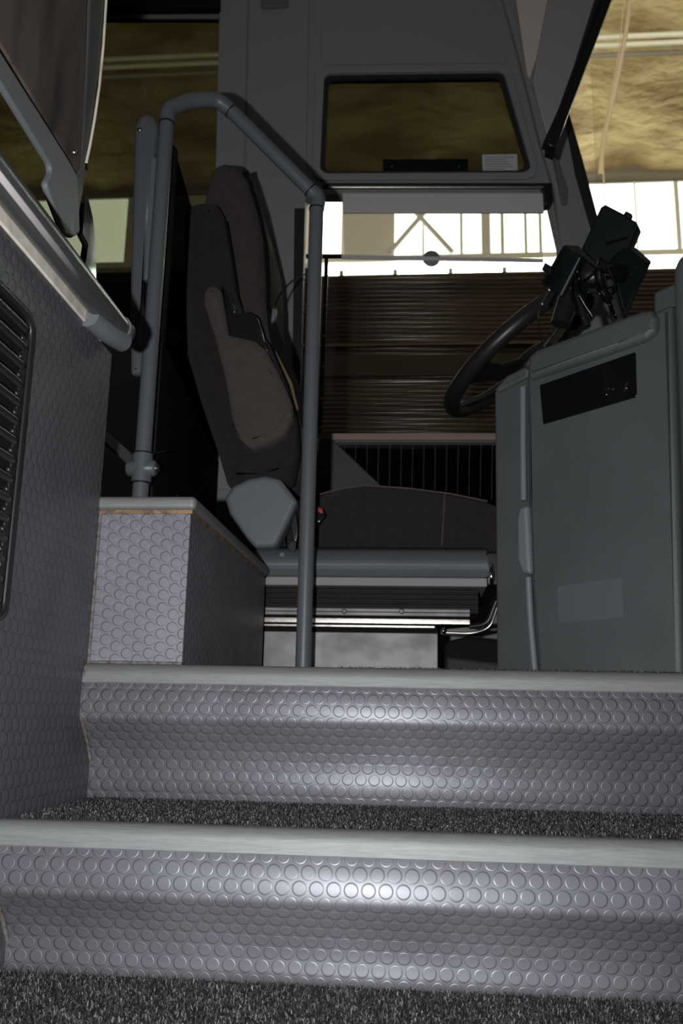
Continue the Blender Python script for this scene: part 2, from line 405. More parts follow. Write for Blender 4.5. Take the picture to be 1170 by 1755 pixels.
def step(y, zt, zb, label, x0, x1, zone, back):
    t = thing('entry_step', (0, y, zb), label, 'step')
    b = MB(); b.sweep(riser_profile(y, zt, zb), x0, x1, closed=False, smooth=True)
    r = b.build('riser', 'stud', t)
    md = r.modifiers.new('s', 'SOLIDIFY'); md.thickness = .004; md.offset = -1
    # rounded aluminium nosing
    b = MB(); pr = []
    for k in range(9):
        a = math.pi/2*k/8; pr.append(Vector((0, y + .010 - .013*math.sin(a), zt - .017 + .017*math.cos(a))))
    pr = [Vector((0, y + .012, zt))] + pr
    pr += [Vector((0, y - .004, zt - .0265)), Vector((0, y - .002, zt - .0295)), Vector((0, y + .004, zt - .0295)), Vector((0, y + .004, zt - .004)), Vector((0, y + .012, zt - .004))]
    b.sweep(pr[::-1], x0 - .001, x1, smooth=False); n = b.build('nosing', 'alu', t)
    for p in n.data.polygons: p.use_smooth = len(p.vertices) == 4
    es = n.modifiers.new('e', 'EDGE_SPLIT'); es.split_angle = math.radians(35)
    b = MB(); b.box((x0, y + .006, zt - .012), (x1, back, zt - .005)); b.build('tread_board', 'rubber', t)
    return t
s1 = step(YA, Z1, Z0, 'lower grey studded step with aluminium nosing and charcoal carpeted tread', XL, XR + .02, None, YB + .05)
carpet('tread_carpet', XL + .012, XR, YA + .03, YB + .058, Z1 - .001, 60000, s1, .005)
s2 = step(YB, Z2, Z1, 'upper grey studded step with aluminium nosing below the cab floor', XL, XR, None, YB + .1)
# sealant in the left corners
b = MB(); b.tube([Vector((XL + .002, YA + .0, Z1 - .03)), Vector((XL + .002, YA, Z1 - .078)), Vector((XL + .002, YA + .03, Z1 - .11)), Vector((XL + .002, YA + .058, Z1 - .15)), Vector((XL + .002, YA + .058, Z0))], .0028, 8); b.build('corner_sealant', 'caulk', s1)
b = MB(); b.tube([Vector((XL + .002, YB - .001, Z2 - .005)), Vector((XL + .002, YB - .001, Z2 - .078)), Vector((XL + .002, YB + .03, Z2 - .11)), Vector((XL + .002, YB + .058, Z2 - .15)), Vector((XL + .002, YB + .058, Z1))], .0025, 8); b.build('corner_sealant', 'caulk', s2)
# cab floor
b = MB(); b.box((-2.0, YB + .03, Z2 - .06), (XR + .9, 2.95, Z2 - .004)); struct(b.build('floor_cab', 'carpet'))
c = carpet('cab_carpet', -.12, XR + .02, YB + .032, YB + .09, Z2 - .003, 5000, None, .008); tag(c, 'charcoal carpet edge on the cab floor behind the upper nosing', 'carpet', kind='stuff')

# left studded wall with a straight top; ends where the box begins
WX = XL
ye = PX(160, 1000, WX).y; zt_ = PX(176, 588, WX).z
print('wall end', ye, PX(190, 640, WX).y, 'top', zt_, PX(2, 395, WX), PX(170, 580, WX))
ye = PX(172, 850, WX).y
ztop = PX(100, 500, WX).z
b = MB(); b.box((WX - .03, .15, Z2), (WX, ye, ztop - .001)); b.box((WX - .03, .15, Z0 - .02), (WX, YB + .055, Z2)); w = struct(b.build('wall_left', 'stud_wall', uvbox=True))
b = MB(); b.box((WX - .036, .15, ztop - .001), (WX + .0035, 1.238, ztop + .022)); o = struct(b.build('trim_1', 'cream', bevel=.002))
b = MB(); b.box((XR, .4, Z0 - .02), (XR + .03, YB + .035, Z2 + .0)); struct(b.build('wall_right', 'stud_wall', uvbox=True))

# vent grille on the left wall
plw = XP(WX)
tg = thing('vent_grille', plw.p(20, 1000), 'black slotted vent grille with glossy slats set in the studded side wall', 'vent')
e1, e2 = plw.p(47, 560), plw.p(4, 1062)
ztg = plw.p(12, 508).z; zbg = e2.z; yeg = (e1.y + e2.y)/2
print('grille', e1, e2, ztg, zbg)
def yz_slab(name, pts, x0, x1, m, parent, bev=0):
    b = MB(); b.prism([Vector((x0, y, z)) for y, z in pts], (x1 - x0, 0, 0)); return b.build(name, m, parent, bevel=bev)
cr = fillet([Vector((.55, zbg)), Vector((yeg, zbg)), Vector((yeg, ztg)), Vector((.55, ztg))], [0, .02, .03, 0])
yz_slab('backing', [(p.x, p.y) for p in cr], WX - .001, WX + .0015, 'matblack', tg)
b = MB(); outer = [(p.x, p.y) for p in cr]
pth = [Vector((WX + .003, p.x, p.y)) for p in cr]; b.tube(pth, .0045, 10); b.build('rim', 'black', tg)
nsl = int((ztg - zbg)/.0235)
for k in range(nsl):
    z = zbg + .02 + k*.0235
    b = MB(); y1 = yeg - .022
    path = [Vector((WX + .005, .56, z))] + [Vector((WX + .005, y1 - .03 + .03*t, z)) for t in (0, .5, .8, 1)]
    b.tube(path + [Vector((WX + .0, y1 + .006, z - .001))], .0055, 12, True, [.0060]*2 + [.0058, .0056, .005, .002]); b.build('slat', 'glossblack' if k % 1 else 'black', tg)
b = MB(); b.box((WX, yeg - .019, zbg + .005), (WX + .004, yeg - .003, ztg - .03)); b.build('side_strip', 'black', tg, bevel=.0015)
for k in range(nsl):
    z = zbg + .031 + k*.0235
    if z < ztg - .02:
        b = MB(); b.ball((WX + .0035, yeg - .024, z), .004, 10, 6); b.build('rivet', 'black', tg)

# handrail along the top of the left wall
th = thing('handrail', (WX + .02, ye, ztop + .05), 'grey handrail with a pale inlaid stripe along the top of the studded wall', 'handrail')
xr_ = WX + .020
pe = PX(212, 571, xr_ + .004); zr = pe.z; print('rail end', pe, PX(0, 318, xr_))
p0 = Vector((xr_, .25, PX(40, 362, xr_).z)); p1 = Vector((xr_, pe.y, PX(200, 556, xr_).z))
zr = (p0.z + p1.z)/2
p0.z = p1.z = zr
b = MB(); b.tube([p0, p1], .0192, 28); rlo = b.build('rail', 'railgrey', th)
# pale stripe, a thin inlay on the viewer's side of the tube
b = MB(); vs = []
for yy in (p0.y, p1.y - .002):
    for k in range(6):
        a = math.radians(-58 + 24*k/5); vs.append(Vector((xr_ + .0195*math.cos(a), yy, zr + .0195*math.sin(a))))
b.add(vs, [(k, k + 1, 6 + k + 1, 6 + k) for k in range(5)], True); o = b.build('inlay_stripe', 'stripe', rlo); o['label'] = 'pale stripe'; md = o.modifiers.new('s', 'SOLIDIFY'); md.thickness = .0012; md.offset = 1
# elbow bracket: collar around the rail end, foot on the wall
b = MB(); b.tube([p1 + Vector((0, -.018, 0)), p1 + Vector((0, .003, 0)), p1 + Vector((0, .008, 0))], .0235, 28, True, [.0215, .0215, .016])
q0 = Vector((WX - .0, ye - .03, ztop - .012)); 
b.build('end_collar', 'plastic', th)
b = MB(); c0 = PX(152, 592, WX + .012); c1 = p1 + Vector((.004, -.004, -.016))
c0 = Vector((WX + .008, c0.y, c1.z - .004))
b.tube(spline([c0, (c0 + c1)/2 + Vector((0, 0, -.003)), c1], 6), .0165, 20, True); b.build('bracket', 'plastic', th, bevel=0)

# studded box on the floor, left of the cab
bx1 = PY(326, 900, ye + .005).x; bz = PY(250, 878, ye + .005).z
YE = ye + .004
ybk = 0
tb = thing('studded_box', (WX, YE, Z2), 'grey studded box with aluminium edging carrying the guard rail post', 'plinth')
dirb = (PZ(453, 1000, Z2 + .16))
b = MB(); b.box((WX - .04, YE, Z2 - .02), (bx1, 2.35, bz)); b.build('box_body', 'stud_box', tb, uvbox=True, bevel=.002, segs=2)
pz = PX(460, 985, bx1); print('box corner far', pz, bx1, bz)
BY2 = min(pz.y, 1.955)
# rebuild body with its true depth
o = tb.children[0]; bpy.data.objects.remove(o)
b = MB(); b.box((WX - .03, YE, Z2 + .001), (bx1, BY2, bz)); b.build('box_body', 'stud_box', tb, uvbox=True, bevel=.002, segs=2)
b = MB(); b.box((WX - .03, YE - .003, bz - .003), (bx1 + .003, BY2 - .01, bz + .003)); b.build('adhesive_line', 'brown_edge', tb)
b = MB(); b.box((WX - .03, YE - .006, bz + .003), (bx1 + .008, BY2, bz + .024)); b.build('edge_cap', 'alu', tb, bevel=.008, segs=5)
b = MB(); b.tube([Vector((XL, YE - .001, Z2 + .002)), Vector((bx1, YE - .001, Z2 + .002))], .0022, 8); b.tube([Vector((XL + .001, YE - .001, Z2)), Vector((XL + .001, YE - .001, bz))], .0025, 8); b.build('sealant_bead', 'caulk', tb)

# ================================================================== BUS SHELL
wu = .053
WP = Plane((0, 2.8, 0), (math.sin(wu), -math.cos(wu), 0))     # driver's side wall
outer = [(-350, -120), (878, -120), (905, 150), (945, 312), (960, 415), (1010, 700), (1010, 1180), (-350, 1180)]
h_left = [(-250, 22), (380, 22), (372, 300), (366, 560), (-250, 560)]
h_up = [(556, 128), (862, 124), (912, 298), (548, 300)]
h_low = [(524, 333), (938, 333), (958, 420), (975, 500), (985, 600), (985, 744), (512, 744)]
h_bot = [(540, 757), (985, 757), (985, 900), (540, 900)]
o = struct(slab('wall_far', WP, outer, .05, 'panel', holes=[h_left, h_up, h_low, h_bot], hrad=.03))
struct(slab('trim_15', WP, [(120, -118), (379, -118), (379, 24), (120, 26)], .03, 'matblack', lift=.03))
# window panes
struct(slab('window_1', WP.off(-.03), h_left, .004, 'tint'))
struct(slab('window_2', WP.off(-.03), h_up, .004, 'tint'))
struct(slab('window_3', WP.off(-.035), h_low, .004, 'clear'))
struct(slab('window_4', WP.off(-.035), h_bot, .004, 'tint'))
# rubber gaskets and moulded surround of the upper window
struct(slab('trim_2', WP, [(541, 116), (872, 112), (926, 309), (534, 311)], .012, 'panel', holes=[h_up], rad=.05, hrad=.035, bevel=.003, lift=.012))
g_in = [(563, 136), (855, 132), (903, 292), (556, 294)]
struct(slab('trim_3', WP.off(-.004), [(551, 123), (867, 119), (917, 303), (543, 305)], .012, 'rubber', holes=[g_in], rad=.035, hrad=.035))
# moulded panel fields: pillar covers and arch above the window
struct(slab('trim_4', WP, [(379, -80), (427, -80), (418, 330), (412, 840), (360, 840), (370, 300)], .008, 'panel', bevel=.002, lift=.010))
struct(slab('trim_5', WP, [(430, -80), (531, -80), (524, 330), (508, 860), (415, 860), (421, 330)], .012, 'panel', bevel=.002, lift=.010))
struct(slab('trim_6', WP, [(552, 112), (552, 40), (575, 4), (640, -4), (745, -4), (800, 12), (840, 55), (872, 108)], .006, 'panel', bevel=.002, lift=.006, rad=.02))
struct(slab('trim_7', WP, [(446, -40), (495, -40), (494, 18), (448, 20)], .02, 'plastic', bevel=.004, lift=.022, rad=.01))
# sill bar between the windows, and a plastic corner piece
struct(slab('trim_8', WP, [(512, 745), (985, 745), (985, 756), (512, 756)], .03, 'pinkish', bevel=.002, lift=.016))
struct(slab('trim_9', WP, [(540, 757), (571, 757), (652, 834), (652, 900), (540, 900)], .02, 'console', bevel=.003, lift=.018))
struct(slab('trim_10', WP, [(505, 360), (523, 360), (512, 745), (500, 745)], .02, 'rubber', bevel=.003, lift=.014))
# riveted upright of the sliding pane
tr = thing('sliding_pane_frame', WP.p(556, 600), 'dark upright window frame with a column of bright rivets', 'window frame')
slab('frame_bar', WP, [(556, 440), (563, 440), (551, 745), (544, 745)], .015, 'black', tr, bevel=.002, lift=.004)
for px, py in ((561, 473), (558, 524), (555, 576), (553, 629), (550, 683), (548, 733)): screw('rivet', WP.off(.004), px, py, .0045, 'steel', tr)
for px, py in ((522, 480), (520, 536), (518, 592), (516, 650), (513, 705)): screw('rivet', WP.off(.016), px, py, .004, 'steel', tr)
slab('frame_top', WP, [(524, 436), (586, 436), (586, 441), (524, 441)], .015, 'black', tr, bevel=.001, lift=.004)

# heater wires in the lower pane
tw = thing('heater_grid', WP.p(700, 800), 'thin pale upright wires in the small lower window', 'heater wires')
for i in range(18):
    x = 588 + i*19.5
    b = MB(); p, q = WP.off(-.028).p(x + 2, 758), WP.off(-.028).p(x, 898); b.tube([p, q], .0007, 6); b.build('wire', 'wire', tw)

# sticker, black plate behind the upper pane
ts = slab('paper_sticker', WP.off(-.028), [(826, 265), (886, 264), (887, 293), (827, 294)], .0008, 'white'); tag(ts, 'small white printed sticker in the lower corner of the upper window', 'sticker')
for i in range(6):
    y = 269 + i*4
    slab('print_line', WP.off(-.0275), [(831, y), (880 - (i*13) % 17, y), (880 - (i*13) % 17, y + 1), (831, y + 1)], .0006, 'ink', ts)
tp = thing('black_plate', WP.p(728, 285), 'black rectangular plate with two screws at the foot of the upper window', 'plate')
plo = slab('plate', WP.off(-.020), [(656, 273), (802, 272), (802, 297), (656, 297)], .008, 'matblack', tp, bevel=.001)
for x in (671, 786): screw('screw', WP.off(-.020), x, 286, .0035, 'steel', plo)

# roller blind of the driver's window
trb = thing('roller_blind', WP.p(760, 340), 'half lowered grey roller blind on a dark rod over the side window', 'blind')
b = MB(); b.tube([WP.off(.035).p(553, 319), WP.off(.035).p(944, 319)], .010, 16); b.build('rod', 'black', trb)
b = MB(); b.tube([WP.off(.043).p(563, 321), WP.off(.043).p(938, 321)], .004, 10); b.build('rod_track', 'steel', trb)
slab('folded_cloth', WP.off(.03), [(586, 330), (930, 330), (932, 364), (588, 364)], .012, 'blind', trb, bevel=.004)
slab('sheer_cloth', WP.off(.024), [(588, 362), (928, 362), (930, 444), (590, 440)], .001, 'sheer', trb)
slab('bottom_bar', WP.off(.030), [(585, 436), (931, 443), (931, 449), (585, 443)], .008, 'blind', trb, bevel=.002)
c = WP.off(.016).p(739, 444); b = MB()
b.tube([c, c + WP.n*.004, c + WP.n*.006], .029, 28, True, [.029, .029, .022]); b.build('pull_knob', 'visor', trb)
slab('end_bracket', WP.off(.05), [(930, 313), (944, 313), (947, 345), (934, 350)], .05, 'black', trb, bevel=.003)

# front corner pillar and rubber edge
AP = WP.off(.03)
struct(slab('trim_11', AP, [(790, -120), (846, -60), (880, 60), (903, 150), (925, 240), (948, 318), (962, 420), (1000, 640), (1070, 640), (1020, 395), (975, 205), (935, 60), (905, -60), (880, -120)], .05, 'panel', bevel=.01))
struct(slab('trim_12', AP, [(966, 200), (974, 197), (998, 280), (1022, 372), (1080, 640), (1068, 640), (1012, 395), (985, 300)], .05, 'rubber', bevel=.003, lift=.012))
struct(slab('trim_13', AP, [(944, 262), (950, 262), (972, 330), (970, 352), (962, 352)], .02, 'plastic', bevel=.003, lift=.014))
HP = WP.off(.055)
struct(slab('trim_14', HP, [(872, -80), (965, -80), (944, 20), (908, 132), (902, 118)], .02, 'beige', bevel=.004))
VP_ = YP(2.25)
tv = thing('sun_visor', VP_.p(930, 200), 'grey sun visor panel with a thick black edge bar hanging at the windscreen corner', 'sun visor')
slab('visor_panel', VP_, [(955, -90), (1078, -90), (1045, 0), (975, 160), (938, 232), (912, 140), (926, 60)], .012, 'visor', tv, bevel=.004)
slab('edge_bar', VP_.off(.02), [(1046, -90), (1082, -90), (1047, 0), (975, 190), (952, 252), (930, 244), (968, 160), (1013, 15)], .035, 'black', tv, bevel=.006)
slab('edge_hook', VP_.off(.012), [(936, 240), (955, 245), (948, 268), (934, 262)], .02, 'matblack', tv, bevel=.003)
slab('edge_lip', VP_.off(.03), [(1030, -20), (1036, -18), (944, 240), (938, 238)], .012, 'plastic', tv, bevel=.002).data.materials[0] = M['black']
# windscreen
wx = AP.p(1030, 400).x + .01
b = MB(); b.box((wx + .0, .95, Z2 + .6), (wx + .005, 2.9, Z2 + 2.4)); struct(b.build('window_5', 'clear'))
# roof
zc = WP.p(600, -110).z
b = MB(); b.box((-2.2, .7, zc), (wx, 2.9, zc + .05)); struct(b.build('ceiling', 'beige'))

# ================================================================== GUARD RAIL
tgr = thing('guard_rail', PY(240, 848, 1.72), 'bent grey tube guard rail standing between the steps and the driver seat', 'guard rail')
YG, YG2 = 1.72, 1.87
R_ = .0165
P = [PY(241, 850, YG), PY(262, 560, YG), PY(285, 205, YG)]
xg = (P[0].x + P[2].x)/2
A0 = Vector((xg, YG, bz + .02)); A1 = Vector((xg, YG, PY(284, 212, YG).z))
print('post drift', P[0], P[2])
g1 = PY(330, 168, 1.755); g2 = PY(372, 175, 1.79)
gd = PY(538, 338, YG2)
B1 = PY(545, 358, YG2); B0 = PY(516, 1146, YG2); xb = (B1.x + B0.x)/2; print('post2 drift', B1, B0)
BT = Vector((xb, YG2, B1.z)); BB = Vector((xb, YG2, Z2 - .003))
b = MB(); b.tube([A0, Vector((xg, YG, A1.z))], R_, 24); b.build('post', 'rail', tgr)
Ka = Vector((xg, YG, PY(286, 188, YG).z))
arc = [Vector((xg, YG, A1.z - .0)), Ka, PY(322, 172, 1.75), PY(372, 170, 1.785), PY(396, 190, 1.80)]
b = MB(); b.tube(fillet_path(arc, .06), R_*1.06, 24); b.build('bend', 'rail', tgr)
dg0 = PY(396, 190, 1.80); dg1 = PY(532, 326, 1.862)
b = MB(); b.tube([dg0, dg1], R_, 24); b.build('sloping_tube', 'rail', tgr)
b = MB(); b.tube(fillet_path([dg1, PY(546, 338, 1.868), BT], .03), R_*1.06, 24); b.build('elbow', 'rail', tgr)
b = MB(); b.tube([BT, BB], R_, 24); b.build('post', 'rail', tgr)
def band(p, d, r=R_*1.10, w=.0035):
    b = MB(); d = Vector(d).normalized()*w/2; b.tube([p - d, p + d], r, 24); return b.build('joint_ring', 'black', tgr)
band(Vector((xg, YG, A1.z)), (0, 0, 1)); band(dg0, dg1 - dg0); band(dg1, dg1 - dg0); band(BT, (0, 0, 1))
# clamp low on the left post
zc1 = PY(240, 803, YG).z
b = MB(); b.tube([Vector((xg, YG, zc1 - .03)), Vector((xg, YG, zc1 + .03))], R_*1.22, 24); b.tube([Vector((xg - .030, YG - .002, zc1)), Vector((xg - .026, YG - .002, zc1)), Vector((xg + .026, YG - .002, zc1)), Vector((xg + .030, YG - .002, zc1))], .017, 20, True, [.013, .017, .017, .013]); clo = b.build('clamp', 'rail', tgr)
for dz in (-.031, .031): band(Vector((xg, YG, zc1 + dz)), (0, 0, 1), R_*1.28, .003)
b = MB(); b.tube([Vector((xg + .028, YG - .002, zc1)), Vector((xg + .035, YG - .002, zc1))], .008, 12); b.build('screw', 'steel', clo)
b = MB(); b.tube([Vector((xg + .022, YG, zc1 + .031)), Vector((xg + .05, YG - .01, zc1 + .034))], .0012, 6); b.build('tie_tail', 'black', clo)
# bracket behind the post carrying the glass
tbk = thing('glass_clamp_post', (xg - .03, YG + .05, bz), 'round topped grey clamp post with one screw beside the guard rail', 'post')
xk = PY(240, 480, YG + .05).x
kz1 = PY(250, 190, YG + .05).z
b = MB(); kp = PY(250, 215, YG + .05).x
slab('clamp_strip', YP(YG + .03), [(229, 215), (236, 198), (250, 192), (262, 198), (269, 215), (262, 300), (252, 480), (243, 640), (222, 640), (222, 480)], .03, 'rail', tbk, bevel=.012, rad=.008)
screw('screw', YP(YG + .03), 239, 222, .006, 'steel', tbk)
slab('lug', YP(YG + .012), [(257, 272), (264, 265), (268, 272), (256, 470), (247, 480)], .02, 'plastic', tbk, bevel=.003)
# low bar running front to back through the clamp
xbm = xg
b = MB(); zlb = PX(210, 773, xg - .02).z; y0 = PX(182, 748, xg - .02).y
b.box((xg - .028, y0 - .2, zlb - .011), (xg - .020, 2.7, zlb + .011)); o = b.build('low_bar', 'alu', bevel=.001); tag(o, 'flat metal bar running low behind the guard rail post', 'bar')
# dark partition behind the driver seat
tpn = thing('driver_partition', (xg, 1.8, bz), 'dark felt covered partition screen behind the driver seat', 'partition')
zpt = PX(300, 244, xg + .01).z
def skew_panel(x0, x1, y0, y1, z0, z1, dx):
    b = MB(); b.prism([Vector((x0, y0, z0)), Vector((x1, y0, z0)), Vector((x1 - dx, y1, z0)), Vector((x0 - dx, y1, z0))], (0, 0, z1 - z0)); return b
b = skew_panel(xg - .012, xg + .006, YG + .06, 2.74, Z2 + .02, PX(300, 620, xg).z, .09); b.build('lower_panel', 'darkfelt', tpn, bevel=.003)
b = skew_panel(xg - .006, xg + .004, YG + .05, 2.74, PX(300, 620, xg).z, zpt, .09); b.build('glass_screen', glass_mat('smoked_glass', (.22, .23, .24), .01), tpn)
b = MB(); b.box((xg - .012, YG + .052, PX(300, 620, xg).z), (xg + .008, YG + .075, zpt)); b.build('edge_trim', 'matblack', tpn, bevel=.003)

# ================================================================== UPPER LEFT SCREEN
SX = XL - .015
SP = XP(SX)
tsc = thing('entry_screen', SP.p(120, 400), 'grey framed screen with brown velour panel above the handrail', 'screen')
slab('velour_panel', SP, [(-160, -220), (152, -220), (150, 0), (146, 150), (138, 290), (132, 294), (120, 270), (-160, -190)], .02, 'brownfelt', tsc, bevel=.003)
slab('frame_bar', SP.off(.004), [(-200, -250), (-160, -250), (-60, -30), (0, 85), (60, 180), (118, 272), (132, 296), (135, 310), (138, 400), (125, 408), (112, 402), (79, 315), (92, 290), (0, 140), (-60, 32)], .010, 'plastic', tsc, bevel=.004, rad=.01)
slab('backing', SP.off(-.004), [(-160, -240), (165, -240), (150, 292), (120, 292), (-160, -150)], .01, 'matblack', tsc)
slab('frame_upright', SP.off(.002), [(157, -220), (186, -220), (180, 0), (172, 110), (160, 200), (149, 270), (143, 330), (133, 385), (120, 404), (122, 320), (132, 300), (140, 290), (151, 100), (155, 0)], .012, 'console', tsc, bevel=.004)
b = MB(); b.tube([SP.off(.004).p(*q) for q in ((187, -220), (182, 0), (177, 80), (170, 150), (162, 205), (154, 250), (148, 278))], .0022, 8); b.build('piping', 'cream', tsc)
screw('screw', SP.off(.001), 128, 261, .0045, 'steel', tsc)
# curved plate edge below the screen
te = slab('lower_plate', XP(XL - .03), [(147, 335), (152, 338), (160, 372), (165, 420), (166, 500), (146, 500), (144, 460), (150, 420), (140, 400)], .01, 'glossblack', tsc, bevel=.003)

# ================================================================== DRIVER SEAT
YS = 2.03
tst = thing('driver_seat', PY(640, 1144, YS), 'driver seat with brown grey fabric and grey plastic shell on a suspension base', 'driver seat')
P1, P2, P0 = YP(YS + .02), YP(YS + .13), YP(YS - .035)
back_c = [(352, 352), (358, 318), (368, 294), (385, 286), (408, 288), (425, 312), (440, 362), (450, 410), (454, 470), (455, 512), (463, 560), (500, 660), (520, 740), (515, 830), (420, 850), (380, 760), (345, 560)]
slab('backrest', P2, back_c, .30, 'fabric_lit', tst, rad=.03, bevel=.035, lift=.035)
slab('back_shell', P2.off(-.01), [(412, 285), (430, 305), (447, 360), (458, 410), (462, 470), (462, 520), (478, 580), (520, 700), (505, 700), (440, 500), (430, 380)], .28, 'matblack', tst, rad=.02, bevel=.02)
bol = [(317, 400), (318, 372), (326, 357), (350, 352), (374, 354), (384, 372), (394, 430), (404, 500), (420, 545), (462, 590), (492, 660), (508, 720), (510, 770), (500, 822), (455, 838), (392, 836), (372, 770), (345, 690), (322, 610), (319, 500)]
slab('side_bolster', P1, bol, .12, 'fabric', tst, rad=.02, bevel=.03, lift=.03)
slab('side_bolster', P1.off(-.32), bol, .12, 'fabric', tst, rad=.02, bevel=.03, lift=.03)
# seam along the bolster
b = MB(); b.tube([P1.off(-.004).p(*q) for q in ((388, 380), (398, 440), (408, 510), (414, 530))], .0022, 6); b.build('seam', 'matblack', tst)
arm = [(349, 520), (350, 502), (358, 490), (372, 490), (380, 500), (392, 574), (440, 585), (456, 600), (478, 640), (500, 690), (502, 716), (488, 742), (462, 758), (430, 768), (410, 752), (398, 720), (386, 650), (368, 580)]
armo = slab('armrest', P0, arm, .05, 'fabric2', tst, rad=.01, bevel=.018, lift=.012)
slab('armrest_end', P0.off(.012), [(402, 720), (420, 738), (470, 728), (500, 700), (500, 716), (488, 742), (462, 758), (430, 768), (410, 752)], .05, 'fabric2', armo, rad=.01, bevel=.012)
bgo = slab('belt_guide', P0.off(.004), [(378, 488), (386, 494), (396, 520), (406, 540), (425, 533), (440, 542), (448, 566), (456, 600), (424, 590), (394, 577), (386, 540)], .035, 'black', tst, rad=.004, bevel=.005)
slab('guide_window', P0.off(.006), [(388, 496), (392, 500), (404, 530), (402, 536), (396, 530)], .004, 'chrome', bgo, bevel=.001)
slab('guide_window', P0.off(.006), [(441, 562), (446, 568), (459, 598), (456, 601), (451, 592)], .004, 'chrome', bgo, bevel=.001)
slab('seat_belt', P1.off(-.05), [(455, 520), (470, 545), (500, 625), (540, 730), (520, 740), (490, 660), (462, 580)], .05, 'matblack', tst, bevel=.004)
b = MB(); b.tube(spline([P1.p(472, 522), P1.off(-.05).p(480, 505), P1.off(-.2).p(497, 485), P1.off(-.4).p(515, 473), WP.off(.014).p(530, 468)], 8), .0026, 8); b.build('cable', 'matblack', tst)
slab('cable_clip', P1.off(.0), [(466, 528), (473, 528), (471, 546), (464, 552)], .02, 'plastic', tst, bevel=.003)
slab('piping', P1.off(-.01), [(470, 600), (474, 604), (500, 655), (511, 700), (508, 702), (496, 660)], .02, 'yellow', tst, bevel=.001).data.materials[0] = mat('dull_yellow_piping', (.16, .12, .05), .8)
slab('hip_cover', P0.off(.02), [(384, 852), (398, 832), (425, 819), (455, 814), (480, 820), (509, 858), (505, 868), (488, 905), (474, 932), (466, 937), (436, 938), (418, 920), (392, 880)], .06, 'seatplastic', tst, rad=.012, bevel=.012)
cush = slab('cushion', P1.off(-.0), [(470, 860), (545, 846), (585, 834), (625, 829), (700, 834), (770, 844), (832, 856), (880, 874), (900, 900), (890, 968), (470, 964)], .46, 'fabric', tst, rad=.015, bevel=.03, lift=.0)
b = MB(); b.tube([P1.off(.001).p(*q) for q in ((545, 848), (585, 837), (625, 832), (700, 837), (770, 846), (835, 859))], .0022, 8); b.build('cushion_piping', 'fabric2', cush)
b = MB(); b.tube([P1.off(.0006).p(*q) for q in ((762, 846), (760, 880), (757, 935))], .0018, 8); b.build('seam', 'fabric2', cush)
# moulded side of the seat pan: convex section swept along the seat
def zy(py, Y, px=640): return PY(px, py, Y).z
xs0 = PY(432, 960, YS).x; xs1 = PY(836, 960, YS - .05).x
b = MB(); sec = [(YS + .0, 938), (YS - .03, 946), (YS - .052, 958), (YS - .058, 966), (YS - .056, 974), (YS - .042, 984), (YS - .036, 989)]
pr = [Vector((0, y, zy(p, y))) for y, p in sec] + [Vector((0, YS + .4, zy(990, YS - .036))), Vector((0, YS + .4, zy(938, YS)))]
b.sweep(pr, xs0, xs1, smooth=False); pano = b.build('seat_pan', 'seatplastic', tst, bevel=.008, segs=3)
b = MB(); b.box((xs0 + .01, YS - .046, zy(1004, YS - .046)), (xs1 - .002, YS + .38, zy(989, YS - .046))); b.build('pan_lip', 'visor', tst, bevel=.003)
b = MB(); b.box((xs1 - .004, YS - .04, zy(1002, YS - .04)), (xs1 + .035, YS + .38, zy(944, YS - .04))); b.build('pan_end_cap', 'black', tst, bevel=.006)
screw('screw', YP(YS - .043), 483, 951, .0075, 'plastic', pano, .004)
slab('pan_slot', YP(YS - .044), [(492, 938), (500, 926), (508, 930), (505, 942), (499, 945)], .01, 'black', pano, bevel=.001)
c = PY(841, 985, YS - .06); b = MB(); b.ball(c, .016, 16, 10, (.45, 1, 1.6)); b.build('tilt_knob', 'chrome', tst)
# buckle
bko = slab('belt_buckle', P0.off(.01), [(541, 870), (552, 872), (557, 880), (548, 892), (541, 900)], .03, 'black', tst, bevel=.003)
slab('buckle_button', P0.off(.013), [(543, 868), (553, 872), (552, 880), (544, 877)], .02, 'red', bko, bevel=.002)
slab('buckle_tongue', P0.off(.013), [(545, 878), (556, 880), (548, 893), (543, 896)], .01, 'chrome', bko, bevel=.001)
slab('buckle_stalk', P0.off(.0), [(497, 900), (505, 870), (512, 905), (508, 930), (500, 926)], .03, 'black', tst, bevel=.004)
# bellows: folded rubber skirt
b = MB(); pr = []; nf = 5; z0b, z1b = zy(1049, YS - .02), zy(1006, YS - .02)
for k in range(nf*4 + 1):
    t = k/(nf*4); pr.append(Vector((0, YS - .008 - .010*math.cos(2*math.pi*k/4), z1b + (z0b - z1b)*t)))
pr += [Vector((0, YS + .3, z0b)), Vector((0, YS + .3, z1b))]
b.sweep(pr, xs0 + .02, xs1 - .02, smooth=False); o = b.build('bellows', 'bellows', tst, bevel=.0015, segs=2)
